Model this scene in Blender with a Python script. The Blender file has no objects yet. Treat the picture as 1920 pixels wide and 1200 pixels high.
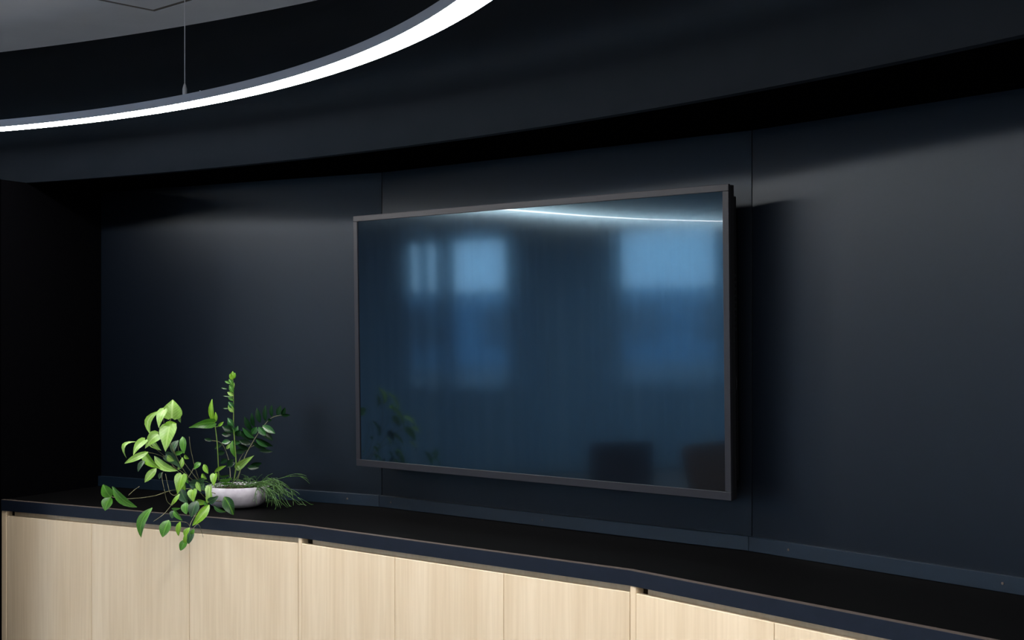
import bpy, bmesh, math, random
from mathutils import Vector, Matrix
random.seed(4)
sc = bpy.context.scene
C = sc.collection
CAM_Z = 1.575
F = 2540.0            # focal length in pixels of a 1920 px wide frame

# ---------------------------------------------------------------- camera
cam = bpy.data.cameras.new('camera')
cam.sensor_width = 36.0
cam.lens = F / 1920 * 36
cam.shift_y = 30 / 1920
cam.clip_start = 0.05
camo = bpy.data.objects.new('camera', cam)
C.objects.link(camo)
camo.location = (0, 0, CAM_Z)
camo.rotation_euler = (math.radians(90), 0, 0)
sc.camera = camo

# ---------------------------------------------------------------- world, exposure
RING_POWER = 100.0
SKY_POWER = 16.0
sc.view_settings.view_transform = 'Standard'
sc.view_settings.look = 'None'
sc.view_settings.gamma = 1.0
sc.view_settings.use_curve_mapping = False
sc.view_settings.exposure = 0.0
w = bpy.data.worlds.new('overcast_sky')
sc.world = w
w.use_nodes = True
wn = w.node_tree
bg = wn.nodes['Background']
bg.inputs['Color'].default_value = (0.58, 0.80, 1.0, 1)
bg.inputs['Strength'].default_value = SKY_POWER
sc.cycles.use_denoising = True
sc.cycles.max_bounces = 8
sc.cycles.diffuse_bounces = 4
sc.cycles.transparent_max_bounces = 12
sc.cycles.sample_clamp_indirect = 6.0
sc.cycles.caustics_reflective = False
sc.cycles.caustics_refractive = False


# ---------------------------------------------------------------- materials
def mat(name, col, rough=0.5, spec=0.5, metal=0.0, tint=None, sheen=0.0):
    m = bpy.data.materials.new(name)
    m.use_nodes = True
    b = m.node_tree.nodes['Principled BSDF']
    b.inputs['Base Color'].default_value = (*col, 1)
    b.inputs['Roughness'].default_value = rough
    b.inputs['Specular IOR Level'].default_value = spec
    b.inputs['Metallic'].default_value = metal
    if tint: b.inputs['Specular Tint'].default_value = (*tint, 1)
    b.inputs['Sheen Weight'].default_value = sheen
    return m

def nodes(m):
    nt = m.node_tree
    return nt, nt.nodes['Principled BSDF'], (lambda t: nt.nodes.new(t)), nt.links.new

def noise_mat(name, c1, c2, scale, stretch=(1, 1, 1), rough=0.5, spec=0.5, bump=0.0, coord='Object', detail=4):
    m = mat(name, c1, rough, spec)
    nt, b, N, L = nodes(m)
    tc = N('ShaderNodeTexCoord'); mp = N('ShaderNodeMapping'); nz = N('ShaderNodeTexNoise'); rp = N('ShaderNodeValToRGB')
    mp.inputs['Scale'].default_value = stretch
    nz.inputs['Scale'].default_value = scale
    nz.inputs['Detail'].default_value = detail
    rp.color_ramp.elements[0].color = (*c1, 1); rp.color_ramp.elements[0].position = 0.3
    rp.color_ramp.elements[1].color = (*c2, 1); rp.color_ramp.elements[1].position = 0.7
    L(tc.outputs[coord], mp.inputs[0]); L(mp.outputs[0], nz.inputs['Vector'])
    L(nz.outputs[0], rp.inputs[0]); L(rp.outputs[0], b.inputs['Base Color'])
    if bump:
        bp = N('ShaderNodeBump'); bp.inputs['Strength'].default_value = bump; bp.inputs['Distance'].default_value = 0.002
        L(nz.outputs[0], bp.inputs['Height']); L(bp.outputs[0], b.inputs['Normal'])
    return m

def wood_mat():
    m = mat('pale_oak_laminate', (.6, .5, .35), 0.45, 0.35)
    nt, b, N, L = nodes(m)
    tc = N('ShaderNodeTexCoord'); oi = N('ShaderNodeObjectInfo'); add = N('ShaderNodeVectorMath')
    mul = N('ShaderNodeVectorMath'); mul.operation = 'MULTIPLY'; mul.inputs[1].default_value = (37, 11, 5)
    comb = N('ShaderNodeCombineXYZ')
    for k in range(3): L(oi.outputs['Random'], comb.inputs[k])
    L(comb.outputs[0], mul.inputs[0]); L(tc.outputs['Object'], add.inputs[0]); L(mul.outputs[0], add.inputs[1])
    def nz(scale, st, det):
        mp = N('ShaderNodeMapping'); mp.inputs['Scale'].default_value = st
        n = N('ShaderNodeTexNoise'); n.inputs['Scale'].default_value = scale; n.inputs['Detail'].default_value = det
        L(add.outputs[0], mp.inputs[0]); L(mp.outputs[0], n.inputs['Vector']); return n
    fine = nz(90, (1, 1, .035), 3); broad = nz(9, (1, 1, .09), 4); pore = nz(260, (1, 1, .02), 1)
    r1 = N('ShaderNodeValToRGB')
    r1.color_ramp.elements[0].color = (.66, .525, .36, 1); r1.color_ramp.elements[0].position = .3
    r1.color_ramp.elements[1].color = (.76, .63, .46, 1); r1.color_ramp.elements[1].position = .7
    L(broad.outputs[0], r1.inputs[0])
    mx = N('ShaderNodeMix'); mx.data_type = 'RGBA'; mx.blend_type = 'MULTIPLY'
    r2 = N('ShaderNodeValToRGB')
    r2.color_ramp.elements[0].color = (.86, .83, .78, 1); r2.color_ramp.elements[0].position = .35
    r2.color_ramp.elements[1].color = (1, 1, 1, 1); r2.color_ramp.elements[1].position = .62
    L(fine.outputs[0], r2.inputs[0]); mx.inputs[0].default_value = .5
    L(r1.outputs[0], mx.inputs[6]); L(r2.outputs[0], mx.inputs[7]); L(mx.outputs[2], b.inputs['Base Color'])
    bp = N('ShaderNodeBump'); bp.inputs['Strength'].default_value = .15; bp.inputs['Distance'].default_value = .0006
    L(pore.outputs[0], bp.inputs['Height']); L(bp.outputs[0], b.inputs['Normal'])
    return m

def leaf_mat(name, col, vein, rough=.4, spec=.5, trans=.25):
    m = mat(name, col, rough, spec)
    nt, b, N, L = nodes(m)
    uv = N('ShaderNodeUVMap'); sep = N('ShaderNodeSeparateXYZ'); L(uv.outputs[0], sep.inputs[0])
    # |u-.5| -> midrib; chevron stripes -> side veins
    sub = N('ShaderNodeMath'); sub.operation = 'SUBTRACT'; sub.inputs[1].default_value = .5; L(sep.outputs[0], sub.inputs[0])
    ab = N('ShaderNodeMath'); ab.operation = 'ABSOLUTE'; L(sub.outputs[0], ab.inputs[0])
    mid = N('ShaderNodeMapRange'); mid.inputs[1].default_value = .015; mid.inputs[2].default_value = .07
    mid.inputs[3].default_value = 1; mid.inputs[4].default_value = 0; L(ab.outputs[0], mid.inputs[0])
    ch = N('ShaderNodeMath'); ch.operation = 'MULTIPLY_ADD'; ch.inputs[1].default_value = -.8; L(ab.outputs[0], ch.inputs[0]); L(sep.outputs[1], ch.inputs[2])
    sn = N('ShaderNodeMath'); sn.operation = 'MULTIPLY'; sn.inputs[1].default_value = 44; L(ch.outputs[0], sn.inputs[0])
    s2 = N('ShaderNodeMath'); s2.operation = 'SINE'; L(sn.outputs[0], s2.inputs[0])
    s3 = N('ShaderNodeMapRange'); s3.inputs[1].default_value = .7; s3.inputs[2].default_value = 1; s3.inputs[4].default_value = .45; L(s2.outputs[0], s3.inputs[0])
    mxv = N('ShaderNodeMath'); mxv.operation = 'MAXIMUM'; L(mid.outputs[0], mxv.inputs[0]); L(s3.outputs[0], mxv.inputs[1])
    tc = N('ShaderNodeTexCoord'); nz = N('ShaderNodeTexNoise'); nz.inputs['Scale'].default_value = 45; L(tc.outputs['Object'], nz.inputs['Vector'])
    m1 = N('ShaderNodeMix'); m1.data_type = 'RGBA'; m1.inputs[6].default_value = (*[c * .6 for c in col], 1); m1.inputs[7].default_value = (*[min(1, c * 1.3) for c in col], 1)
    L(nz.outputs[0], m1.inputs[0])
    m2 = N('ShaderNodeMix'); m2.data_type = 'RGBA'; L(mxv.outputs[0], m2.inputs[0]); L(m1.outputs[2], m2.inputs[6]); m2.inputs[7].default_value = (*vein, 1)
    L(m2.outputs[2], b.inputs['Base Color'])
    tr = N('ShaderNodeBsdfTranslucent'); L(m2.outputs[2], tr.inputs[0])
    ms = N('ShaderNodeMixShader'); ms.inputs[0].default_value = trans
    L(b.outputs[0], ms.inputs[1]); L(tr.outputs[0], ms.inputs[2]); L(ms.outputs[0], nt.nodes['Material Output'].inputs[0])
    return m

M = {}
M['wall'] = noise_mat('dark_navy_laminate_wall', (.0011, .0023, .0048), (.0014, .0028, .0060), 60, rough=.42, spec=.30, bump=.08)
M['wall'].node_tree.nodes['Principled BSDF'].inputs['Specular Tint'].default_value = (.80, .90, 1, 1)
M['bulkhead'] = noise_mat('dark_navy_painted_bulkhead', (.0045, .0065, .0095), (.006, .008, .0115), 12, rough=.42, spec=.21)
M['bulkhead'].node_tree.nodes['Principled BSDF'].inputs['Specular Tint'].default_value = (.78, .90, 1, 1)
M['soffit'] = mat('black_painted_soffit', (.0012, .0012, .0016), .9, .0)
M['top'] = noise_mat('black_matt_worktop', (.0012, .0012, .0014), (.0018, .0018, .002), 80, rough=.6, spec=.03)
M['fascia'] = noise_mat('navy_edge_laminate', (.0055, .0085, .016), (.007, .0105, .020), 30, rough=.42, spec=.2)
M['upstand'] = noise_mat('blue_navy_upstand', (.003, .008, .016), (.004, .010, .020), 30, rough=.38, spec=.5)
M['edge'] = mat('worktop_edge_band', (.06, .048, .042), .5, .3)
M['wood'] = wood_mat()
M['ceil'] = noise_mat('white_ceiling_paint', (.74, .74, .75), (.78, .78, .79), 6, rough=.9, spec=.1)
M['gap'] = mat('brown_grey_shadow_gap', (.20, .175, .15), .9, .1)
M['paint'] = noise_mat('grey_wall_paint', (.70, .74, .78), (.74, .78, .82), 5, rough=.9, spec=.1)
M['carpet'] = noise_mat('charcoal_carpet', (.13, .145, .17), (.18, .20, .23), 200, rough=1, spec=0.05, bump=.4)
M['alu'] = mat('brushed_aluminium', (.50, .52, .58), .45, .5, .3)
M['steel'] = mat('steel_wire', (.85, .85, .85), .4, .5, .3)
M['bezel'] = mat('charcoal_metal_bezel', (.012, .012, .016), .42, .25)
M['black'] = mat('black_plastic', (.006, .006, .007), .5, .3)
M['vent'] = mat('dark_vent_plastic', (.015, .02, .022), .4, .5)
M['screen'] = mat('dark_glass_screen', (.002, .003, .005), .078, 1.0, tint=(.50, .80, 1.0))
_b = M['screen'].node_tree.nodes['Principled BSDF']
_b.inputs['Coat Weight'].default_value = .18
_b.inputs['Coat Roughness'].default_value = .012
M['ceramic'] = noise_mat('grey_concrete_bowl', (.33, .31, .36), (.44, .42, .47), 35, rough=.6, spec=.4, bump=.1)
M['soil'] = noise_mat('potting_soil', (.012, .008, .005), (.04, .03, .02), 150, rough=1, spec=.1, bump=.6)
M['stem'] = noise_mat('green_stem', (.08, .15, .02), (.14, .22, .04), 40, rough=.5)
M['brownstem'] = noise_mat('brown_green_stem', (.06, .055, .025), (.13, .13, .06), 40, rough=.6)
M['pinkstem'] = mat('pinkish_stem_base', (.20, .06, .03), .5)
M['pale'] = leaf_mat('pale_green_leaf', (.17, .33, .05), (.31, .47, .14))
M['mid'] = leaf_mat('mid_green_leaf', (.045, .17, .012), (.11, .29, .04))
M['lime'] = leaf_mat('lime_green_leaf', (.13, .30, .012), (.24, .42, .05))
M['blue'] = leaf_mat('blue_green_leaf', (.018, .06, .026), (.06, .15, .05))
M['deep'] = leaf_mat('deep_green_leaf', (.007, .045, .008), (.08, .20, .02), .3, .6, .1)
M['dark'] = leaf_mat('glossy_dark_leaflet', (.0025, .016, .004), (.006, .03, .008), .3, .15, .05)
M['gloss'] = leaf_mat('glossy_green_leaflet', (.012, .07, .015), (.05, .16, .035), .28, .6, .1)
M['needle'] = noise_mat('needle_green_stem', (.016, .055, .009), (.05, .13, .02), 30, rough=.5)
M['leather'] = noise_mat('tan_leather', (.11, .042, .015), (.14, .055, .02), 20, rough=.5)
M['chair'] = noise_mat('plum_grey_upholstery', (.05, .04, .055), (.07, .055, .07), 60, rough=.9)
M['frame'] = mat('white_window_frame', (.7, .7, .7), .5)
M['facade'] = noise_mat('grey_blue_facade', (.13, .26, .40), (.17, .31, .46), 2, rough=.9, spec=.1)
M['ground'] = noise_mat('asphalt_yard', (.05, .05, .055), (.09, .09, .09), 3, rough=.95)
M['pane'] = mat('facade_window_glass', (.05, .08, .12), .1, .5)

g = bpy.data.materials.new('clear_window_glass'); g.use_nodes = True
nt = g.node_tree; nt.nodes.clear()
o_ = nt.nodes.new('ShaderNodeOutputMaterial'); t_ = nt.nodes.new('ShaderNodeBsdfTransparent'); gl = nt.nodes.new('ShaderNodeBsdfGlossy'); mx_ = nt.nodes.new('ShaderNodeMixShader'); fr = nt.nodes.new('ShaderNodeFresnel')
gl.inputs['Roughness'].default_value = .02; fr.inputs[0].default_value = 1.45
nt.links.new(fr.outputs[0], mx_.inputs[0]); nt.links.new(t_.outputs[0], mx_.inputs[1]); nt.links.new(gl.outputs[0], mx_.inputs[2]); nt.links.new(mx_.outputs[0], o_.inputs[0])
M['glass'] = g

s = bpy.data.materials.new('sheer_blue_curtain'); s.use_nodes = True
nt = s.node_tree; nt.nodes.clear()
o_ = nt.nodes.new('ShaderNodeOutputMaterial'); t_ = nt.nodes.new('ShaderNodeBsdfTransparent'); tl = nt.nodes.new('ShaderNodeBsdfTranslucent'); df = nt.nodes.new('ShaderNodeBsdfDiffuse')
m1_ = nt.nodes.new('ShaderNodeMixShader'); m2_ = nt.nodes.new('ShaderNodeMixShader')
t_.inputs[0].default_value = (.75, .9, 1, 1); tl.inputs[0].default_value = (.35, .6, .8, 1); df.inputs[0].default_value = (.48, .66, .82, 1)
m1_.inputs[0].default_value = .5; m2_.inputs[0].default_value = .68
nt.links.new(tl.outputs[0], m1_.inputs[1]); nt.links.new(df.outputs[0], m1_.inputs[2])
nt.links.new(t_.outputs[0], m2_.inputs[1]); nt.links.new(m1_.outputs[0], m2_.inputs[2]); nt.links.new(m2_.outputs[0], o_.inputs[0])
M['curtain'] = s

def emis(name, col, k):
    m = bpy.data.materials.new(name); m.use_nodes = True
    nt = m.node_tree; nt.nodes.clear()
    o = nt.nodes.new('ShaderNodeOutputMaterial'); e = nt.nodes.new('ShaderNodeEmission')
    e.inputs[0].default_value = (*col, 1); e.inputs[1].default_value = k
    nt.links.new(e.outputs[0], o.inputs[0]); return m
M['led'] = emis('white_led_diffuser', (1.0, .97, .93), RING_POWER)


# ---------------------------------------------------------------- helpers
def mesh(name, verts, faces, m, smooth=False, uvs=None):
    me = bpy.data.meshes.new(name)
    me.from_pydata([tuple(v) for v in verts], [], faces)
    if uvs:
        ul = me.uv_layers.new(name='UVMap')
        for lp in me.loops: ul.data[lp.index].uv = uvs[lp.vertex_index]
    me.materials.append(m)
    if smooth: me.shade_smooth()
    me.update()
    return me

def fixn(me):
    bm = bmesh.new(); bm.from_mesh(me); bmesh.ops.recalc_face_normals(bm, faces=bm.faces); bm.to_mesh(me); bm.free()

def link(name, me, parent=None, loc=(0, 0, 0), rotz=0):
    o = bpy.data.objects.new(name, me); C.objects.link(o)
    o.location = loc; o.rotation_euler = (0, 0, rotz)
    if parent: o.parent = parent
    return o

def tag(o, label=None, cat=None, group=None, kind=None):
    if label: o['label'] = label
    if cat: o['category'] = cat
    if group: o['group'] = group
    if kind: o['kind'] = kind
    return o

def empty(name, loc, rotz=0, label=None, cat=None, group=None, kind=None, parent=None):
    o = bpy.data.objects.new(name, None); C.objects.link(o)
    o.location = loc; o.rotation_euler = (0, 0, rotz); o.empty_display_size = .1
    if parent: o.parent = parent
    return tag(o, label, cat, group, kind)

class MB:
    def __init__(s): s.v = []; s.f = []
    def box(s, x0, x1, y0, y1, z0, z1):
        n = len(s.v)
        s.v += [(x, y, z) for z in (z0, z1) for y in (y0, y1) for x in (x0, x1)]
        s.f += [[n + i for i in q] for q in ((0, 2, 3, 1), (4, 5, 7, 6), (0, 1, 5, 4), (2, 6, 7, 3), (0, 4, 6, 2), (1, 3, 7, 5))]
        return s
    def prism(s, poly, z0, z1):
        n = len(s.v); k = len(poly)
        s.v += [(p[0], p[1], z0) for p in poly] + [(p[0], p[1], z1) for p in poly]
        s.f += [[n + i for i in range(k)][::-1], [n + k + i for i in range(k)]]
        s.f += [[n + i, n + (i + 1) % k, n + k + (i + 1) % k, n + k + i] for i in range(k)]
        return s
    def strip(s, inner, outer, z0, z1):
        """a band between two polylines, z0..z1, closed volume"""
        n = len(s.v); k = len(inner)
        for z in (z0, z1):
            s.v += [(p[0], p[1], z) for p in inner] + [(p[0], p[1], z) for p in outer]
        I0, O0, I1, O1 = n, n + k, n + 2 * k, n + 3 * k
        for i in range(k - 1):
            s.f += [[I0 + i, O0 + i, O0 + i + 1, I0 + i + 1], [I1 + i, I1 + i + 1, O1 + i + 1, O1 + i],
                    [I0 + i, I0 + i + 1, I1 + i + 1, I1 + i], [O0 + i, O1 + i, O1 + i + 1, O0 + i + 1]]
        e = k - 1
        s.f += [[I0, I1, O1, O0], [I0 + e, O0 + e, O1 + e, I1 + e]]
        return s
    def tube(s, pts, r, seg=6, r2=None):
        n0 = len(s.v); pts = [Vector(p) for p in pts]; k = len(pts)
        for i, p in enumerate(pts):
            d = (pts[min(i + 1, k - 1)] - pts[max(i - 1, 0)]).normalized()
            a = d.orthogonal().normalized() if i == 0 else (A - d * A.dot(d)).normalized()
            A = a; b = d.cross(a)
            rr = r if r2 is None else r + (r2 - r) * i / (k - 1)
            for j in range(seg):
                t = 2 * math.pi * j / seg
                s.v.append(p + (a * math.cos(t) + b * math.sin(t)) * rr)
        for i in range(k - 1):
            for j in range(seg):
                s.f.append([n0 + i * seg + j, n0 + i * seg + (j + 1) % seg, n0 + (i + 1) * seg + (j + 1) % seg, n0 + (i + 1) * seg + j])
        s.f.append([n0 + j for j in range(seg)][::-1]); s.f.append([n0 + (k - 1) * seg + j for j in range(seg)])
        return s
    def lathe(s, prof, seg=32, c=(0, 0, 0)):
        n = len(s.v); k = len(prof)
        for r, z in prof:
            for j in range(seg):
                t = 2 * math.pi * j / seg
                s.v.append((c[0] + r * math.cos(t), c[1] + r * math.sin(t), c[2] + z))
        for i in range(k - 1):
            for j in range(seg):
                s.f.append([n + i * seg + j, n + i * seg + (j + 1) % seg, n + (i + 1) * seg + (j + 1) % seg, n + (i + 1) * seg + j])
        s.f.append([n + j for j in range(seg)][::-1]); s.f.append([n + (k - 1) * seg + j for j in range(seg)])
        return s
    def build(s, name, m, parent=None, loc=(0, 0, 0), rotz=0, smooth=False, bevel=0, seg=2):
        me = mesh(name, s.v, s.f, m, smooth); fixn(me)
        o = link(name, me, parent, loc, rotz)
        if bevel:
            b = o.modifiers.new('bevel', 'BEVEL'); b.width = bevel; b.segments = seg; b.limit_method = 'ANGLE'
        return o

def at(x, y, Y):
    return Vector(((x - 960) * Y / F, Y, CAM_Z + (630 - y) * Y / F))

def V2(p): return Vector((p[0], p[1]))


# ---------------------------------------------------------------- plan of the room
CEIL = CAM_Z + 1.21
SOFF = CAM_Z + .646
TOPZ = 0.90
BC, BR = (-5.35, -1.142), 7.609                       # bulkhead arc
FRONT = [(-2.108, 5.590), (-.765, 4.838), (.339, 3.908), (1.239, 2.785), (1.937, 1.525)]
BACK = [(-1.852, 6.102), (-.515, 5.362), (.755, 4.262), (1.755, 3.014), (2.531, 1.614)]
def arc(c, r, a0, a1, n): return [(c[0] + r * math.cos(math.radians(a0 + (a1 - a0) * i / n)), c[1] + r * math.sin(math.radians(a0 + (a1 - a0) * i / n))) for i in range(n + 1)]

WX = -8.5                                             # window wall
MB().box(WX - .3, 3.1, -4.4, 7.2, -.12, 0).build('floor', M['carpet'])['kind'] = 'structure'
# ceiling: a slab with a square hole for the access panel
PC = at(290, 22, 1.21 * F / 608)                      # nearest corner of the panel
ux, uy = Vector((-.682, -.731)), Vector((.731, -.682))
PS = .60
# (hole is made by eight slab pieces around the panel)
ceil = empty('ceiling', (0, 0, CEIL), kind='structure')
cc = V2(PC)
def cmap(a, b): return cc + ux * a + uy * b
loc_poly = lambda a0, a1, b0, b1: [cmap(a0, b0), cmap(a1, b0), cmap(a1, b1), cmap(a0, b1)]
big = 14
cb = MB()
for a0, a1, b0, b1 in ((-big, 0, -big, big), (PS, big, -big, big), (0, PS, -big, 0), (0, PS, PS, big)):
    cb.prism(loc_poly(a0, a1, b0, b1), 0, .1)
cb.build('ceiling_board', M['ceil'], ceil)
pn = empty('ceiling_access_panel', (cc.x, cc.y, CEIL), 0, 'square white access panel with a narrow grey gap set in the ceiling', 'ceiling panel')
def pl(a0, a1, b0, b1, z0, z1, name, m):
    q = [tuple(v - cc) for v in loc_poly(a0, a1, b0, b1)]
    return MB().prism(q, z0, z1).build(name, m, pn)
gw = .019
pl(gw, PS - gw, gw, PS - gw, .0008, .0024, 'panel_board', M['ceil'])
pl(.001, PS - .001, .001, PS - .001, .0012, .012, 'panel_frame', M['gap'])

# window wall with openings, partly seen in the screen's reflection
WIN = [(-3.3, -1.6), (-.9, .6), (1.50, 2.55), (3.64, 4.23), (4.36, 4.46), (4.53, 4.62)]      # y ranges; first two are out of view, added for more light
WZ0, WZ1 = .82, 2.48
def build_window_wall():
    ys = [-4.1] + [v for p in WIN for v in p] + [7.2]
    b = MB()
    for i in range(0, len(ys), 2): b.box(WX - .25, WX, ys[i], ys[i + 1], 0, CEIL)
    for y0, y1 in WIN:
        b.box(WX - .25, WX, y0, y1, 0, WZ0); b.box(WX - .25, WX, y0, y1, WZ1, CEIL)
    b.build('wall_left', M['paint'])['kind'] = 'structure'
    for i, (y0, y1) in enumerate(WIN):
        wd = empty('window_%d' % (i + 1), (WX - .15, (y0 + y1) / 2, WZ0), kind='structure')
        hw = (y1 - y0) / 2; H = WZ1 - WZ0
        fw = .04 if hw > .2 else .006
        f = MB(); f.box(-.03, .03, -hw, hw, 0, .05).box(-.03, .03, -hw, hw, H - .05, H).box(-.03, .03, -hw, -hw + fw, .05, H - .05).box(-.03, .03, hw - fw, hw, .05, H - .05)
        f.build('window_frame', M['frame'], wd)
        MB().box(-.004, .004, -hw + fw, hw - fw, .05, H - .05).build('window_pane', M['glass'], wd)
build_window_wall()
MB().box(WX - .25, 3.1, -4.4, -4.1, 0, CEIL).build('wall_rear', M['paint'])['kind'] = 'structure'
MB().box(2.8, 3.1, -4.1, 7.2, 0, CEIL).build('wall_right', M['wall'])['kind'] = 'structure'
MB().box(WX - .25, 3.1, 7.2, 7.4, 0, CEIL).build('wall_far', M['wall'])['kind'] = 'structure'
# dark return wall to the left of the cabinets, flush with their fronts
d0 = (V2(BACK[0]) - V2(BACK[1])).normalized()
MB().prism([FRONT[0], (-2.108 - .02, 5.590), (-3.4, 6.05), (WX, 6.5), (WX, 7.0), (-1.6, 7.0), (BACK[0][0], BACK[0][1])], 0, SOFF).prism([(-2.108, 5.5899), (-2.065, 5.37), (-2.18, 5.35), (-2.22, 5.5899)], 0, SOFF).build('wall_end', M['soffit'])['kind'] = 'structure'  # second prism: unseen fin, added to keep light off the left wall

# recessed wall: three flat panels per the photo, each with a seam
wb = empty('wall_back', (BACK[1][0], BACK[1][1], TOPZ), kind='structure')
for i in range(4):
    p, q = V2(BACK[i]), V2(BACK[i + 1]); d = (q - p); L_ = d.length; a = math.atan2(d.y, d.x)
    MB().box(.0012, L_ - .0012, 0, .018, -.02, SOFF - TOPZ + .03).build('wall_panel', M['wall'], wb, (p.x - BACK[1][0], p.y - BACK[1][1], 0), a, bevel=.0008, seg=1)
# carcass wall behind the panels
out = [(p[0] + .08, p[1] + .12) for p in BACK]
inn = [(p[0] + .022, p[1] + .026) for p in BACK]
MB().strip(inn, out, 0, SOFF + .02).build('wall_core', M['soffit'], wb, (-BACK[1][0], -BACK[1][1], -TOPZ))

# bulkhead (curved, full) and black soffit
A0, A1 = 4.0, 74.0
inner = arc(BC, BR, A0, A1, 70)
outer = arc(BC, BR + .03, A0, A1, 70)
bh = MB().strip(inner, outer, SOFF, CEIL + .05)
bho = bh.build('bulkhead', M['bulkhead'], smooth=False)
bho['kind'] = 'structure'
for poly in bho.data.polygons: poly.use_smooth = abs(poly.normal.z) < .5
far = arc(BC, BR + 1.3, A0, A1, 70)
MB().strip(arc(BC, BR + .031, A0, A1, 70), far, SOFF + .001, SOFF + .03).build('soffit', M['soffit'])['kind'] = 'structure'

# ---------------------------------------------------------------- worktop
def offset(poly, d):
    """offset a polyline to its left-hand/back side by d (towards the wall)"""
    res = []
    for i, p in enumerate(poly):
        p = V2(p)
        ns = []
        for j in (i - 1, i):
            if 0 <= j < len(poly) - 1:
                e = (V2(poly[j + 1]) - V2(poly[j])).normalized(); ns.append(Vector((-e.y, e.x)))
        n = sum(ns, Vector((0, 0))).normalized()
        res.append(p + n * (d / n.dot(ns[0])))
    return res
wt = empty('worktop', (FRONT[1][0], FRONT[1][1], TOPZ), 0, 'long faceted matt black worktop with a navy front edge below the television', 'worktop')
O1 = (-FRONT[1][0], -FRONT[1][1], 0)
fr0 = offset(FRONT, .0); fr1 = offset(FRONT, .019)
bk = [V2(p) for p in BACK]
MB().strip(fr1, bk, -.044, 0).build('slab', M['top'], wt, O1)
MB().strip(fr0, fr1, -.045, -.0016).build('front_edge', M['fascia'], wt, O1)
MB().strip(offset(FRONT, .0004), offset(FRONT, .0185), -.0016, .0002).build('edge_band', M['edge'], wt, O1)['label'] = 'thin tan line along the front edge'
# upstand against the wall, one strip per facet
us = empty('wall_upstand', (BACK[2][0], BACK[2][1], TOPZ), 0, 'low navy upstand strip running along the wall behind the worktop', 'upstand')
ub = offset(BACK, -.0005); uf = offset(BACK, -.018)
for i in range(4):
    p, q = ub[i], ub[i + 1]; p2, q2 = uf[i], uf[i + 1]
    e = (q - p).normalized() * .0006
    MB().prism([p2 + e, q2 - e, q - e, p + e], .0005, .046).build('upstand_strip', M['upstand'], us, (-BACK[2][0], -BACK[2][1], 0), bevel=.001, seg=1)
def upstand_cap(i, t):
    p, q = uf[i], uf[i + 1]; c = p.lerp(q, t); a = math.atan2((q - p).y, (q - p).x)
    b = MB().tube([(0, 0, 0), (0, -.0012, 0)], .004, 10)
    b.build('screw_cap', M['edge'], us, (c.x - BACK[2][0], c.y - BACK[2][1], .024), a)
for i, t in ((0, .9), (1, .04), (1, .5), (2, .1), (2, .55)): upstand_cap(i, t)

# ---------------------------------------------------------------- cabinets
DOORS = [[.02, .502, .985], [.0, .5, 1.0], [.0, .5, 1.0], [.0, .5, 1.0]]
CL = ['pale oak cabinet unit at the left end, under the plant',
      'pale oak cabinet unit in the middle of the row under the television',
      'pale oak cabinet unit right of the middle, cut off by the bottom photo edge',
      'pale oak cabinet unit at the right end of the row, mostly out of view']
def front_t(i, px):
    """distance along front facet i at which image column px meets it"""
    p, q = V2(FRONT[i]), V2(FRONT[i + 1]); d = (q - p).normalized(); k = (px - 960) / F
    return (k * p.y - p.x) / (d.x - k * d.y)
SEAMS = [[front_t(0, x) for x in (11, 170.5, 354)], [front_t(1, x) for x in (564.5, 739, 943)], [front_t(2, 1191), front_t(2, 1450)], [.036, .50, .95]]
for i in range(4):
    p, q = V2(FRONT[i]), V2(FRONT[i + 1]); d = q - p; L_ = d.length; a = math.atan2(d.y, d.x)
    cu = empty('cabinet', (p.x, p.y, 0), a, CL[i], 'cabinet', 'pale oak cabinets under the worktop')
    zt = TOPZ - .045; zd = zt - .020; y0 = .003
    s0 = SEAMS[i]
    if i == 2: s0 = s0 + [s0[1] + .49]
    ends = s0 + [L_ - .001]
    # carcass: sides, back and recessed rail
    c_ = MB(); c_.box(.04, L_ - .01, .035, .44, .1, zt)
    c_.build('body', M['wood'], cu)
    MB().box(.03, L_ - .02, .07, .40, 0, .1).build('plinth', M['black'], cu)
    MB().box(.001, s0[0] - .0002, y0 - .001, .034, .1, zt - .0005).build('filler_strip', M['wood'], cu, bevel=.0006, seg=1)
    for k in range(3):
        MB().box(ends[k] + (.0002 if k == 0 else .0011), ends[k + 1] - .0011, y0, y0 + .019, .1, zd).build('door', M['wood'], cu, bevel=.0008, seg=1)

# ---------------------------------------------------------------- television
TVC = Vector((.0269, 4.6948, CAM_Z - .02)); TVA = math.atan2(-.661, .75)
tv = empty('television', (0, 0, 0), 0, 'large wall-mounted television, switched off, its dark screen reflecting the room', 'television')
tv.location = TVC
TILT = math.radians(1.0)
tv.matrix_world = Matrix.Translation(TVC) @ Matrix.Rotation(TVA, 4, 'Z') @ Matrix.Rotation(TILT, 4, 'X')
W_, H_, bz = 1.699 / 2, .968 / 2, .0215
fb = MB()
def ring_frame(b, W, H, t, ya, yb, tt=None):
    b.box(-W, W, ya, yb, H - t, H).box(-W, W, ya, yb, -H, -H + (tt or t)).box(-W, -W + t, ya, yb, -H + (tt or t), H - t).box(W - t, W, ya, yb, -H + (tt or t), H - t)
ring_frame(fb, W_, H_, bz, 0, .012, .026)
fb.build('bezel', M['bezel'], tv, bevel=.0012, seg=2)
MB().box(-W_ + .002, W_ - .002, .012, .036, -H_ + .002, H_ - .002).build('housing', M['black'], tv, bevel=.002)
MB().box(-W_ + bz, W_ - bz, .004, .0125, -H_ + .026, H_ - bz).build('screen', M['screen'], tv)
rh = MB().box(-W_ + .03, W_ - .03, .036, .095, -H_ + .05, H_ - .03).build('rear_housing', M['black'], tv, bevel=.004)
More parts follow.
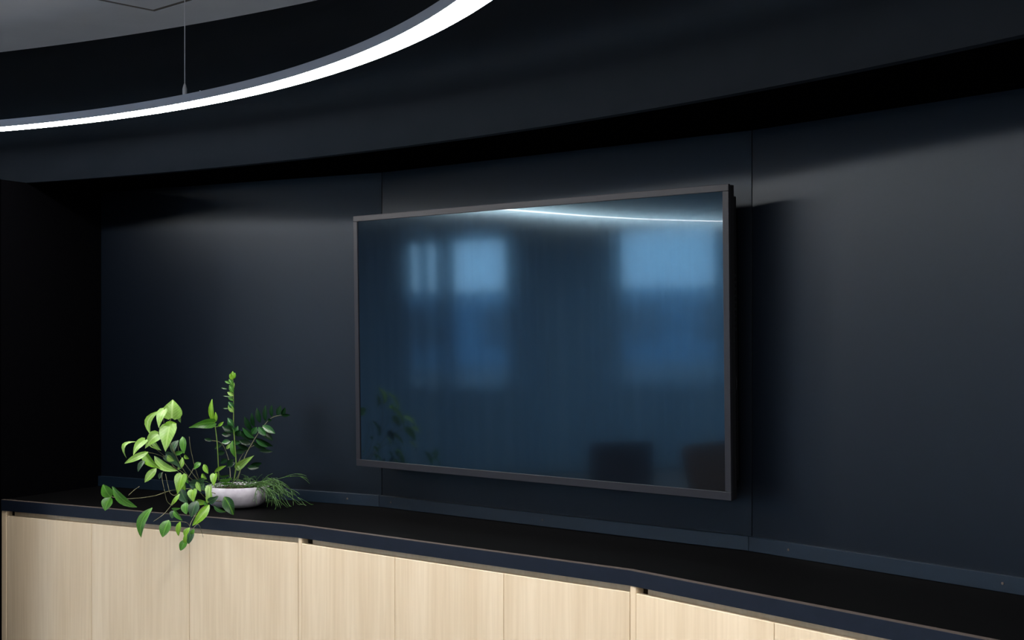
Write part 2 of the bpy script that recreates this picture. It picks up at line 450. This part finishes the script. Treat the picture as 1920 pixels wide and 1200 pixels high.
for k in range(9):
    MB().box(W_ - .0302, W_ - .0285, .048, .086, .035 + k * .021, .043 + k * .021).build('vent_slot', M['vent'], rh)
hp = [(W_ - .031 + .016 * math.sin(math.pi * t / 8), .060, -.185 + .112 * t / 8) for t in range(9)]
MB().tube(hp, .0025, 6).build('side_handle', M['bezel'], rh)
MB().box(-.35, .35, .095, .128, -.22, .22).build('mounting_bracket', M['black'], tv)

# ---------------------------------------------------------------- pendant ring
RH = .80
RZ = CAM_Z + RH
RC, RR = (-4.362 * RH, 2.411 * RH), 4.550 * RH
rw = .080
pr = empty('pendant_ring_light', (RC[0], RC[1], RZ), 0, 'large curved loop of white LED light hanging on steel wires from the ceiling', 'pendant light')
def loop_curve():
    """closed loop: circular on the side towards the wall, slightly flattened towards the windows"""
    key = []
    for a in range(-60, 91, 10):
        key.append((RR * math.cos(math.radians(a)), RR * math.sin(math.radians(a))))
    for p in ((-4.25, 5.02), (-4.85, 4.53), (-5.40, 4.00), (-6.34, 3.18), (-6.98, 2.42), (-7.42, 1.50), (-7.40, .55), (-6.80, -.50), (-5.60, -1.35), (-4.2, -1.72), (-2.8, -1.70)):
        key.append((p[0] - RC[0], p[1] - RC[1]))
    key = [Vector(k) for k in key]; n = len(key); P = []
    for i in range(n):
        p0, p1, p2, p3 = key[i - 1], key[i], key[(i + 1) % n], key[(i + 2) % n]
        for j in range(12):
            t = j / 12
            P.append(.5 * ((2 * p1) + (p2 - p0) * t + (2 * p0 - 5 * p1 + 4 * p2 - p3) * t * t + (3 * p1 - p0 - 3 * p2 + p3) * t ** 3))
    return P
LP = loop_curve(); NS = len(LP)
LN = []
for i in range(NS):
    d = (LP[(i + 1) % NS] - LP[i - 1]).normalized(); LN.append(Vector((d.y, -d.x)))
def ring_section(prof, name, m):
    v, f = [], []; k = len(prof)
    for i in range(NS):
        for r, z in prof:
            q = LP[i] + LN[i] * r; v.append((q.x, q.y, z))
    for i in range(NS):
        j = (i + 1) % NS
        for a in range(k):
            b = (a + 1) % k
            f.append([i * k + a, j * k + a, j * k + b, i * k + b])
    me = mesh(name, v, f, m); fixn(me)
    return link(name, me, pr)
r0, r1 = -rw / 2, rw / 2
ring_section([(r0, .0), (r0 + .003, .0), (r0 + .003, .024), (r1 - .003, .024), (r1 - .003, .0), (r1, .0), (r1, .028), (r0, .028)], 'ring_profile', M['alu'])
ring_section([(r0 + .0031, -.001), (r1 - .0031, -.001), (r1 - .0031, .008), (r0 + .0031, .008)], 'led_diffuser', M['led'])
vis = at(347, 190, RH * F / (630 - 190)); vis = Vector((vis.x - RC[0], vis.y - RC[1]))
kv = min((i for i in range(NS) if (LP[i] - vis).length < .6), key=lambda i: abs((LP[i].x + RC[0]) / (LP[i].y + RC[1]) - (347 - 960) / F))
for k in range(10):
    i = (kv + k * NS // 10) % NS
    x, y = LP[i] if k else LP[i].lerp(LP[i - 1], .32)
    MB().tube([(x, y, .04), (x, y, CEIL - RZ)], .0017, 6).build('suspension_wire', M['steel'], pr)
    MB().lathe([(.004, .027), (.007, .030), (.008, .044), (.008, .058), (.005, .070), (.002, .078)], 10, (x, y, 0)).build('wire_clamp', M['steel'], pr, smooth=True)
    q = LP[i - 3] - LN[i - 3] * (rw / 2 - .003)
    MB().lathe([(.0022, .027), (.0022, .031)], 8, (q.x, q.y, 0)).build('screw', M['steel'], pr)

# ---------------------------------------------------------------- planter
PL = (-1.087, 5.36)
pot = empty('planter', (PL[0], PL[1], TOPZ + .0006), 0, 'shallow grey bowl of mixed green foliage plants trailing over the worktop edge', 'potted plant')
PO = Vector((PL[0], PL[1], TOPZ + .0006))
prof = [(.070, 0), (.096, .006), (.114, .022), (.123, .048), (.125, .082), (.121, .084), (.118, .080), (.115, .060), (.0, .058)]
MB().lathe(prof, 48).build('bowl', M['ceramic'], pot, smooth=True)
MB().lathe([(.114, .058), (.108, .070), (.06, .079), (.01, .083)], 32).build('soil', M['soil'], pot, smooth=True)

HEART = [(.0, .30, -.10), (.07, .80, -.09), (.18, 1.0, -.02), (.34, .96, 0), (.50, .80, 0), (.66, .58, 0), (.81, .34, 0), (.93, .14, 0), (1, .01, 0)]
OVAL = [(.0, .06, 0), (.08, .42, 0), (.2, .76, 0), (.35, .97, 0), (.50, 1.0, 0), (.66, .86, 0), (.81, .58, 0), (.93, .28, 0), (1, .02, 0)]
def bez(B, T, bow, n):
    return [B.lerp(T, t) + bow * (4 * t * (1 - t)) for t in [i / n for i in range(n + 1)]]
def leaf_mesh(B, T, w_, shape, m, roll=0.0, bow=Vector((0, 0, 0)), fold=.35, droop=.12):
    a = (T - B); Ln = a.length
    view = Vector((0, 1, 0)); s = a.cross(view)
    s = s.normalized() if s.length > 1e-4 else Vector((1, 0, 0))
    s = Matrix.Rotation(roll, 3, a.normalized()) @ s
    n = s.cross(a).normalized()
    if n.y > 0 and abs(roll) < 1.5: n = -n
    v, uv, f = [], [], []
    us_ = (-1, -.55, 0, .55, 1)
    for (t, ww, back) in shape:
        t_ = t
        c = B + a * t + bow * (4 * t * (1 - t)) + n * (droop * Ln * (4 * t * (1 - t)))
        for u in us_:
            q = c + s * (u * ww * w_ / 2) + n * (-fold * abs(u) ** 1.4 * ww * w_ / 2 * -1) + a * (back * abs(u))
            q = q + n * (.03 * w_ * math.sin(t * 19 + u * 3) * abs(u))
            v.append(q - PO); uv.append((.5 + u * .5 * ww, t))
    k = 5
    for i in range(len(shape) - 1):
        for j in range(4): f.append([i * k + j, i * k + j + 1, (i + 1) * k + j + 1, (i + 1) * k + j])
    return mesh('leaf', v, f, m, True, uv)

CR = {'A': (180, 740, 7.5), 'B': (180, 880, 7.06), 'C': (350, 690, 6.316), 'D': (380, 850, 8.573)}
def lean(px):
    """the left-hand plants lean out over the front of the worktop"""
    return max(0.0, .10 + .0011 * (350 - px))
def leaf(parent, crop, b, t, w_, shape, m, Y, dY=0.0, roll=0.0, bow=(0, 0), fold=.35, droop=.12, name='leaf', short=1.0):
    ox, oy, k = CR[crop]
    Y -= lean(ox + (b[0] + t[0]) / 2 / k)
    B = at(ox + b[0] / k, oy + b[1] / k, Y); T = at(ox + t[0] / k, oy + t[1] / k, Y + dY)
    bw = Vector((bow[0] / k * Y / F, 0, -bow[1] / k * Y / F))
    me = leaf_mesh(B, T, w_ / k * Y / F, shape, M[m], roll, bw, fold, droop)
    me.name = name
    return link(name, me, parent)
def stem(name, parent, crop, pts, r, m, r2=None, seg=6):
    ox, oy, k = CR[crop]
    P = [at(ox + p[0] / k, oy + p[1] / k, p[2] - lean(ox + p[0] / k)) - PO for p in pts]
    # smooth with Catmull-Rom
    Q = []
    for i in range(len(P) - 1):
        p0, p1, p2, p3 = P[max(i - 1, 0)], P[i], P[i + 1], P[min(i + 2, len(P) - 1)]
        for j in range(4):
            t = j / 4
            Q.append(.5 * ((2 * p1) + (p2 - p0) * t + (2 * p0 - 5 * p1 + 4 * p2 - p3) * t * t + (3 * p1 - p0 - 3 * p2 + p3) * t ** 3))
    Q.append(P[-1])
    return Q, MB().tube(Q, r, seg, r2).build(name, M[m], parent, smooth=True)

def group_stems(name, lst, m, parent=None):
    """several stems of one plant as one mesh; lst items: (crop, pts, r0, r1)"""
    b = MB()
    for crop, pts, ra, rb in lst:
        ox, oy, k = CR[crop]
        P = [at(ox + p[0] / k, oy + p[1] / k, p[2] - lean(ox + p[0] / k)) - PO for p in pts]
        Q = []
        for i in range(len(P) - 1):
            p0, p1, p2, p3 = P[max(i - 1, 0)], P[i], P[i + 1], P[min(i + 2, len(P) - 1)]
            for j in range(4):
                t = j / 4
                Q.append(.5 * ((2 * p1) + (p2 - p0) * t + (2 * p0 - 5 * p1 + 4 * p2 - p3) * t * t + (3 * p1 - p0 - 3 * p2 + p3) * t ** 3))
        Q.append(P[-1])
        b.tube(Q, ra, 6, rb)
    return b.build(name, M[m], parent or pot, smooth=True)

# --- arrowhead plant: pale leaves at upper left
ah = group_stems('arrowhead_plant', [
    ('A', [(1560, 1330, 5.33), (1300, 1150, 5.30), (1120, 850, 5.28), (1000, 500, 5.28), (1060, 330, 5.28)], .0018, .0011),
    ('A', [(1560, 1330, 5.33), (1250, 1180, 5.30), (1000, 900, 5.27), (760, 700, 5.24), (680, 640, 5.24)], .0018, .001),
    ('A', [(1000, 900, 5.27), (860, 840, 5.24), (720, 810, 5.22)], .0012, .0009),
    ('A', [(1120, 850, 5.28), (1000, 640, 5.26), (930, 230, 5.27), (880, 228, 5.27)], .0012, .0008),
    ('A', [(1300, 1150, 5.30), (1050, 1000, 5.25), (930, 1120, 5.22), (960, 1330, 5.2)], .0012, .001),
    ('A', [(1500, 1330, 5.33), (1400, 1050, 5.31), (1330, 760, 5.3), (1312, 590, 5.3)], .0016, .0010),
    ('A', [(960, 1330, 5.2), (1000, 1500, 5.2), (1080, 1560, 5.2)], .0011, .0010),
    ('A', [(1560, 1330, 5.33), (1350, 1100, 5.30), (1180, 850, 5.3), (1150, 640, 5.31)], .0014, .0009)], 'brownstem')
for a in [
    ((1065, 330), (1080, 70), 290, HEART, 'pale', 5.27, .02, .2, (0, 0)),
    ((1160, 190), (1192, 395), 90, OVAL, 'pale', 5.28, .0, .5, (10, 0)),
    ((890, 228), (778, 575), 95, OVAL, 'pale', 5.27, -.03, -.3, (-110, -20)),
    ((960, 215), (885, 470), 135, HEART, 'pale', 5.26, -.04, .1, (-10, 0)),
    ((1040, 440), (978, 805), 250, HEART, 'pale', 5.24, -.05, .1, (10, 0)),
    ((1130, 405), (930, 520), 150, OVAL, 'lime', 5.25, -.02, .2, (0, 0)),
    ((880, 560), (690, 760), 170, HEART, 'pale', 5.25, -.02, .1, (0, -20)),
    ((780, 620), (920, 785), 140, HEART, 'pale', 5.26, -.03, .3, (0, 0)),
    ((590, 665), (430, 895), 70, OVAL, 'pale', 5.24, -.03, .5, (-95, -50)),
    ((690, 640), (525, 858), 120, HEART, 'pale', 5.24, -.05, .0, (-30, 0)),
    ((735, 805), (400, 968), 95, OVAL, 'pale', 5.22, -.04, .2, (0, 10)),
    ((690, 840), (915, 1042), 150, HEART, 'lime', 5.21, -.04, .2, (0, 10)),
    ((820, 865), (1150, 1070), 120, OVAL, 'pale', 5.24, -.04, -.2, (-10, 55)),
    ((985, 855), (1205, 1050), 150, HEART, 'blue', 5.25, -.02, .2, (25, -40)),
    ((1000, 860), (1100, 930), 90, OVAL, 'pale', 5.23, -.01, .2, (0, 0)),
    ((1150, 1060), (1215, 880), 75, OVAL, 'pale', 5.23, .01, .2, (20, 0)),
    ((700, 925), (592, 1085), 75, OVAL, 'blue', 5.22, -.02, .3, (-10, -10)),
    ((1160, 640), (1090, 835), 110, OVAL, 'blue', 5.30, -.02, .3, (-20, 0)),
    ((1215, 590), (1240, 830), 110, OVAL, 'mid', 5.30, -.03, .2, (20, 0)),
    ((1100, 835), (1240, 800), 60, OVAL, 'mid', 5.28, -.01, .0, (0, 0)),
    ((930, 1090), (890, 1190), 60, OVAL, 'blue', 5.24, -.01, .3, (0, 0)),
    ((850, 1035), (685, 1235), 110, OVAL, 'pale', 5.20, -.03, .1, (-5, 10)),
    ((975, 1000), (960, 1070), 50, OVAL, 'pale', 5.24, -.01, .3, (0, 0)),
    ((1240, 850), (1310, 900), 60, OVAL, 'lime', 5.3, -.01, .3, (0, 0)),
]:
    leaf(ah, 'A', a[0], a[1], a[2], a[3], a[4], a[5], a[6], a[7], a[8])

# --- trailing vine over the worktop edge
tv_ = group_stems('trailing_vine', [
    ('B', [(1620, 330, 5.30), (1300, 260, 5.26), (1000, 280, 5.22), (780, 350, 5.19), (500, 386, 5.18), (330, 385, 5.18), (195, 362, 5.18)], .0016, .0011),
    ('B', [(430, 345, 5.18), (500, 280, 5.18), (575, 225, 5.18)], .0011, .0010),
    ('B', [(920, 60, 5.24), (950, 200, 5.22), (980, 310, 5.20), (1040, 345, 5.18), (1090, 300, 5.18)], .0013, .0010),
    ('B', [(1100, 330, 5.17), (1000, 470, 5.12), (900, 590, 5.08), (760, 690, 5.06)], .0016, .0009),
    ('B', [(1650, 420, 5.28), (1480, 400, 5.2), (1370, 290, 5.18), (1340, 180, 5.18)], .0013, .0010),
    ('B', [(1650, 420, 5.28), (1500, 440, 5.17), (1350, 560, 5.08), (1260, 700, 5.02), (1240, 780, 5.0), (1230, 940, 5.0), (1180, 1010, 5.0)], .0015, .0010),
    ('B', [(1245, 765, 5.0), (1200, 705, 4.99), (1080, 690, 4.99), (960, 690, 5.0)], .0010, .0008),
    ('B', [(1280, 790, 5.0), (1350, 725, 5.0), (1395, 820, 5.0), (1420, 900, 5.0)], .0009, .0006),
    ('B', [(1500, 330, 5.27), (1280, 60, 5.25), (1300, -20, 5.25), (1210, 130, 5.24)], .0010, .0008),
    ('B', [(1620, 330, 5.3), (1500, 430, 5.2), (1530, 440, 5.16), (1640, 400, 5.16)], .0013, .001)], 'brownstem')
for a in [
    ((200, 370), (95, 200), 150, OVAL, 'mid', 5.18, -.02, .2, (-10, 0)),
    ((150, 300), (85, 210), 120, OVAL, 'mid', 5.19, -.02, .2, (0, 0)),
    ((195, 370), (120, 548), 150, OVAL, 'mid', 5.17, -.02, .1, (-5, 0)),
    ((215, 225), (545, 500), 125, OVAL, 'mid', 5.18, -.02, .2, (0, 25)),
    ((745, 508), (600, 905), 130, OVAL, 'mid', 5.06, -.02, .2, (-45, -10)),
    ((965, 672), (882, 900), 155, OVAL, 'mid', 5.0, -.02, .1, (0, 0)),
    ((1115, 690), (1096, 885), 80, OVAL, 'lime', 4.99, -.01, .3, (0, 0)),
    ((1195, 930), (1118, 1078), 100, OVAL, 'mid', 4.99, -.01, .1, (0, 0)),
    ((1240, 770), (1178, 900), 75, OVAL, 'lime', 4.99, -.01, .2, (-10, 0)),
    ((1285, 800), (1225, 990), 110, OVAL, 'blue', 5.0, -.01, .2, (0, 0)),
    ((1200, 850), (1185, 1000), 60, OVAL, 'lime', 4.98, 0, .3, (0, 0)),
    ((1300, 790), (1260, 880), 60, OVAL, 'mid', 4.99, 0, .2, (0, 0)),
    ((1500, 470), (1275, 748), 120, OVAL, 'lime', 5.09, -.04, .1, (15, 15)),
    ((1340, 420), (1262, 635), 150, OVAL, 'blue', 5.10, -.02, .1, (0, 0)),
    ((1185, 440), (1200, 598), 115, OVAL, 'mid', 5.12, -.02, .1, (0, 0)),
    ((1285, 275), (1295, 440), 135, HEART, 'lime', 5.14, -.02, .1, (0, 0)),
    ((1140, 75), (1080, 330), 170, HEART, 'lime', 5.20, -.03, .1, (10, 0)),
    ((1040, 100), (1150, 170), 100, OVAL, 'lime', 5.21, -.01, .2, (0, -10)),
    ((1150, 130), (1185, 300), 90, OVAL, 'lime', 5.19, -.02, .4, (10, 0)),
    ((1120, 265), (1215, 450), 140, OVAL, 'blue', 5.18, -.02, .1, (0, 0)),
    ((1105, 325), (985, 490), 55, OVAL, 'lime', 5.15, -.02, .2, (10, 5)),
    ((1025, 545), (1145, 678), 75, OVAL, 'mid', 5.08, -.02, .2, (0, -10)),
    ((1045, 545), (1005, 650), 100, OVAL, 'blue', 5.09, -.01, .2, (0, 0)),
    ((1000, 520), (1120, 515), 40, OVAL, 'mid', 5.1, -.01, .2, (0, 0)),
    ((1330, 165), (1392, 295), 75, OVAL, 'pale', 5.18, -.02, .2, (10, 0)),
    ((1235, 200), (1440, 190), 150, OVAL, 'blue', 5.2, -.01, .1, (0, 0)),
    ((1500, 225), (1500, 425), 95, HEART, 'pale', 5.18, -.02, .1, (0, 0)),
    ((1320, 420), (1480, 440), 75, OVAL, 'lime', 5.15, -.02, .1, (0, 0)),
    ((1220, 350), (1330, 430), 60, OVAL, 'blue', 5.16, -.01, .1, (0, 0)),
    ((1180, 60), (1230, 190), 70, OVAL, 'mid', 5.22, -.01, .3, (0, 0)),
    ((1400, 60), (1470, 130), 70, OVAL, 'lime', 5.25, -.01, .3, (0, 0)),
]:
    leaf(tv_, 'B', a[0], a[1], a[2], a[3], a[4], a[5], a[6], a[7], a[8])
for a in [
    ((105, 775), (115, 540), 110, HEART, 'pale', 5.15, .02, .1, (0, 0)),
    ((105, 775), (258, 690), 115, HEART, 'blue', 5.14, .0, .1, (0, 0)),
    ((345, 700), (497, 990), 200, OVAL, 'deep', 5.12, -.02, .1, (25, -10)),
    ((175, 835), (375, 942), 75, OVAL, 'deep', 5.13, -.02, .1, (0, 15)),
    ((190, 335), (185, 532), 125, HEART, 'lime', 5.22, -.02, .1, (0, 0)),
    ((15, 180), (90, 325), 95, OVAL, 'lime', 5.25, -.02, .2, (15, 0)),
    ((190, 305), (378, 198), 60, OVAL, 'lime', 5.27, -.0, .2, (-10, -15)),
    ((0, 330), (45, 400), 60, OVAL, 'lime', 5.25, -.01, .2, (0, 0)),
    ((-30, 150), (-140, 260), 90, OVAL, 'mid', 5.25, -.01, .2, (0, -10)),
    ((0, 500), (60, 600), 90, OVAL, 'blue', 5.2, -.01, .2, (0, 0)),
    ((-60, 460), (30, 400), 100, OVAL, 'blue', 5.22, -.01, .2, (0, 0)),
    ((270, 440), (480, 390), 70, OVAL, 'mid', 5.3, -.0, .6, (0, 0)),
    ((250, 370), (440, 340), 60, OVAL, 'deep', 5.34, -.0, .6, (0, 0)),
    ((300, 480), (470, 470), 50, OVAL, 'mid', 5.28, -.0, .6, (0, 0)),
    ((20, 780), (110, 850), 60, OVAL, 'mid', 5.12, -.01, .2, (0, 0)),
]:
    leaf(tv_, 'D', a[0], a[1], a[2], a[3], a[4], a[5], a[6], a[7], a[8])

# --- pale nodding leaf and furled shoot plant
fs = group_stems('furled_shoot', [
    ('C', [(380, 1330, 5.36), (375, 1150, 5.35), (365, 950, 5.34), (352, 800, 5.34), (335, 680, 5.34), (318, 600, 5.34)], .0026, .0016),
    ('C', [(335, 700, 5.34), (375, 690, 5.34), (400, 665, 5.34)], .0014, .001),
    ('C', [(520, 1380, 5.36), (600, 1290, 5.34), (640, 1180, 5.32)], .0014, .001)], 'stem')
for a in [
    ((325, 655), (303, 365), 62, OVAL, 'lime', 5.34, 0, .2, (-25, 0)),
    ((330, 650), (340, 520), 40, OVAL, 'lime', 5.335, 0, .3, (8, 0)),
    ((320, 645), (25, 706), 120, HEART, 'mid', 5.33, -.04, -.3, (0, -25)),
    ((370, 690), (438, 635), 36, OVAL, 'lime', 5.33, 0, .2, (0, 0)),
    ((600, 1180), (800, 1035), 90, HEART, 'pale', 5.30, -.02, .1, (0, -10)),
    ((640, 1130), (640, 1210), 60, OVAL, 'pale', 5.30, -.01, .2, (0, 0)),
    ((540, 860), (580, 1060), 60, OVAL, 'mid', 5.33, 0, .3, (0, 0)),
    ((470, 960), (520, 890), 40, OVAL, 'pale', 5.34, 0, .2, (0, 0)),
]:
    leaf(fs, 'C', a[0], a[1], a[2], a[3], a[4], a[5], a[6], a[7], a[8], fold=.6)

# --- glossy fronds
zz = group_stems('glossy_frond', [
    ('C', [(600, 1330, 5.38), (690, 1050, 5.42), (800, 850, 5.43), (900, 700, 5.44), (1000, 595, 5.44), (1100, 562, 5.44), (1180, 556, 5.44)], .0024, .0010),
    ('C', [(560, 1330, 5.40), (620, 1100, 5.46), (720, 960, 5.48), (860, 900, 5.5), (980, 900, 5.5)], .002, .001),
    ('C', [(520, 1330, 5.40), (500, 1100, 5.48), (420, 900, 5.5), (300, 860, 5.5), (220, 860, 5.5)], .002, .001)], 'brownstem')
for a in [
    ((770, 740), (685, 575), 75, 'dark', 5.43), ((800, 700), (772, 530), 60, 'dark', 5.44), ((870, 650), (832, 470), 65, 'dark', 5.44),
    ((935, 630), (935, 440), 62, 'dark', 5.44), ((1010, 580), (1010, 435), 56, 'dark', 5.44), ((1075, 562), (1115, 445), 60, 'dark', 5.44),
    ((1125, 560), (1168, 468), 52, 'dark', 5.44), ((1120, 560), (1228, 556), 40, 'dark', 5.44), ((960, 610), (1005, 620), 40, 'dark', 5.43),
    ((830, 700), (765, 790), 70, 'gloss', 5.42), ((850, 700), (940, 800), 75, 'gloss', 5.41), ((900, 680), (1048, 775), 75, 'gloss', 5.41),
    ((870, 720), (1020, 860), 80, 'dark', 5.42), ((800, 830), (660, 705), 75, 'gloss', 5.41), ((790, 850), (600, 735), 70, 'dark', 5.42),
    ((815, 830), (1025, 925), 65, 'dark', 5.42), ((820, 850), (965, 935), 55, 'gloss', 5.41), ((780, 880), (940, 960), 60, 'dark', 5.43),
    ((760, 900), (620, 860), 70, 'dark', 5.44), ((740, 960), (590, 900), 60, 'dark', 5.45), ((860, 980), (1020, 990), 40, 'dark', 5.5),
    ((700, 980), (560, 1000), 60, 'dark', 5.46), ((300, 860), (210, 840), 40, 'dark', 5.5), ((420, 900), (330, 960), 50, 'dark', 5.5),
    ((760, 1150), (890, 1125), 60, 'dark', 5.4), ((720, 1180), (860, 1180), 60, 'dark', 5.4), ((450, 1000), (360, 1010), 60, 'dark', 5.47),
    ((480, 1080), (400, 1130), 60, 'dark', 5.46), ((700, 1100), (780, 1070), 50, 'dark', 5.43), ((480, 1150), (560, 1080), 60, 'dark', 5.46)]:
    leaf(zz, 'C', a[0], a[1], a[2] * 1.05, OVAL, a[3], a[4], 0, random.uniform(-.5, .5), (0, 0), name='leaflet', fold=.25, droop=.05)

ys_ = group_stems('upright_shoot', [
    ('C', [(560, 1330, 5.37), (585, 1150, 5.37), (570, 900, 5.37), (556, 700, 5.37), (555, 500, 5.37), (553, 300, 5.37), (548, 130, 5.37), (545, 60, 5.37)], .0030, .0013)], 'stem')
for a in [
    ((548, 130), (545, 38), 60, 'lime'), ((545, 140), (508, 70), 45, 'lime'), ((555, 130), (575, 55), 40, 'mid'), ((520, 185), (450, 155), 34, 'mid'),
    ((550, 210), (500, 130), 50, 'mid'), ((552, 290), (505, 200), 55, 'mid'), ((553, 330), (482, 285), 45, 'pale'), ((555, 390), (487, 330), 42, 'mid'),
    ((480, 250), (410, 235), 20, 'deep'), ((552, 345), (430, 330), 18, 'deep'), ((557, 475), (495, 400), 60, 'gloss'), ((556, 525), (492, 440), 62, 'pale'), ((500, 480), (430, 478), 18, 'deep'),
    ((553, 690), (485, 590), 60, 'gloss'), ((558, 240), (562, 170), 18, 'pale')]:
    leaf(ys_, 'C', a[0], a[1], a[2], OVAL, a[3], 5.365, 0, .2, (0, 0), name='leaflet', fold=.5)
for a in [
    ((555, 740), (485, 620), 70, 'gloss'), ((550, 790), (608, 685), 60, 'gloss'), ((530, 790), (415, 785), 70, 'dark'), ((545, 760), (420, 690), 80, 'dark'),
    ((540, 870), (642, 880), 60, 'gloss'), ((520, 870), (415, 885), 60, 'gloss'), ((580, 800), (640, 740), 80, 'dark'), ((570, 1120), (480, 1180), 60, 'dark')]:
    leaf(ys_, 'C', a[0], a[1], a[2], OVAL, a[3], 5.375, 0, .3, (0, 0), name='leaflet', fold=.3)

# --- needle-stemmed trailing cactus at the right of the bowl
random.seed(11)
nb = MB()
def needle(p, d, L_, r, depth):
    q = [Vector(p)]; dd = Vector(d).normalized()
    n = 5
    for i in range(n):
        dd = (dd + Vector((random.uniform(-.10, .10), random.uniform(-.10, .10), -.07 - .07 * i / n))).normalized()
        nx = q[-1] + dd * (L_ / n)
        nx.z = max(nx.z, TOPZ + .004 + random.random() * .006)
        q.append(nx)
    nb.tube([v - PO for v in q], r, 5, r * .7)
    if depth:
        for c in range(random.choice((2, 3, 3))):
            k = random.choice((3, 4, 5)); base = q[k]
            d2 = (dd + Vector((random.uniform(-.7, .7), random.uniform(-.7, .5), random.uniform(-.5, .35)))).normalized()
            needle(base, d2, L_ * random.uniform(.5, .85), r * .9, depth - 1)
for k in range(24):
    a = random.uniform(-1.15, .9)
    p = (PL[0] + .085 + random.uniform(-.06, .03), PL[1] + random.uniform(-.09, .05), TOPZ + .083)
    d = (math.cos(a), math.sin(a) * .8, random.uniform(.0, .6))
    needle(p, d, random.uniform(.06, .11), .0015, 2)
for k in range(60):
    p = (PL[0] + random.uniform(-.09, .10), PL[1] + random.uniform(-.10, .08), TOPZ + .08)
    needle(p, (random.uniform(-.8, .8), random.uniform(-.3, .1), random.uniform(.1, .8)), random.uniform(.025, .045), .0011, 1)
no = nb.build('needle_cactus', M['needle'], pot, smooth=True); no['kind'] = 'stuff'

# ---------------------------------------------------------------- what the screen reflects
def curtain(y0, y1, name, label):
    v, f = [], []; n = int((y1 - y0) * 70); rnd = random.Random(3)
    ph = 0
    for i in range(n + 1):
        y = y0 + (y1 - y0) * i / n
        ph += .75 + .35 * math.sin(i * .13) 
        x = WX + .16 + .035 * math.sin(ph) + .012 * math.sin(i * .21)
        v += [(x, y, .02), (x + .01 * math.sin(i * .4), y, 1.2), (x, y, WZ1 + .06)]
    for i in range(n):
        for k in range(2): f.append([i * 3 + k, i * 3 + 3 + k, i * 3 + 4 + k, i * 3 + 1 + k])
    o = link(name, mesh(name, v, f, M['curtain'], True))
    tag(o, label, 'curtain')
curtain(-3.6, 6.3, 'sheer_curtain', 'blue sheer curtain across the window wall, mirrored in the television screen')
tag(MB().box(WX + .1, WX + .24, -3.7, 6.4, WZ1 + .06, WZ1 + .10).build('curtain_rail', M['paint']), 'grey rail above the sheer curtain, mirrored in the television screen', 'curtain rail')

bd = empty('office_building', (WX - 42, 2, -1), 0, 'low blue-grey building beyond the windows, faint in the television reflection', 'building')
MB().box(-8, 0, -30, 34, 0, 3.1).build('facade', M['facade'], bd)
for k in range(20):
    for l in range(1):
        MB().box(-.02, .05, -28 + k * 3, -26.4 + k * 3, .9, 2.4).build('window', M['pane'], bd)
tag(MB().box(WX - 60, WX - .3, -40, 45, -1.2, -1).build('yard', M['ground']), kind='structure')

# chairs standing in the room, mirrored at the bottom of the screen
def chair(x, y, rz, m, label, sc_=1.0, hb=.80):
    c = empty('side_chair', (x, y, 0), rz, label, 'chair')
    MB().box(-.21, .21, -.21, .21, .42, .47).build('seat', m, c, bevel=.02, seg=3)
    b = MB(); b.box(-.20, .20, .17, .215, .50, hb)
    b.build('backrest', m, c, bevel=.02, seg=3)
    for sx in (-1, 1):
        for sy in (-1, 1):
            MB().tube([(sx * .18, sy * .18, .43), (sx * .20, sy * .21, 0)], .012, 8).build('leg', M['black'], c)
        MB().tube([(sx * .17, .19, .44), (sx * .17, .195, .54)], .010, 8).build('back_post', M['black'], c)
chair(-3.42, 3.62, math.radians(97), M['chair'], 'dark upholstered chair, mirrored low in the television screen')
ac = empty('lounge_chair', (-2.42, 2.95, 0), math.radians(60), 'tan brown lounge chair, mirrored in the lower right corner of the screen', 'lounge chair')
MB().box(-.33, .33, -.32, .30, .28, .42).build('seat', M['leather'], ac, bevel=.04, seg=3)
bk_ = MB().box(-.33, .33, 0, .09, 0, .52).build('backrest', M['leather'], ac, (0, .26, .38), bevel=.035, seg=3); bk_.rotation_euler = (math.radians(-14), 0, 0)
for sx in (-1, 1):
    MB().box(sx * .37 - .04, sx * .37 + .04, -.30, .32, .28, .60).build('armrest', M['leather'], ac, bevel=.03, seg=3)
    for sy in (-1, 1): MB().tube([(sx * .30, sy * .26, .30), (sx * .33, sy * .30, 0)], .016, 8).build('leg', M['black'], ac)
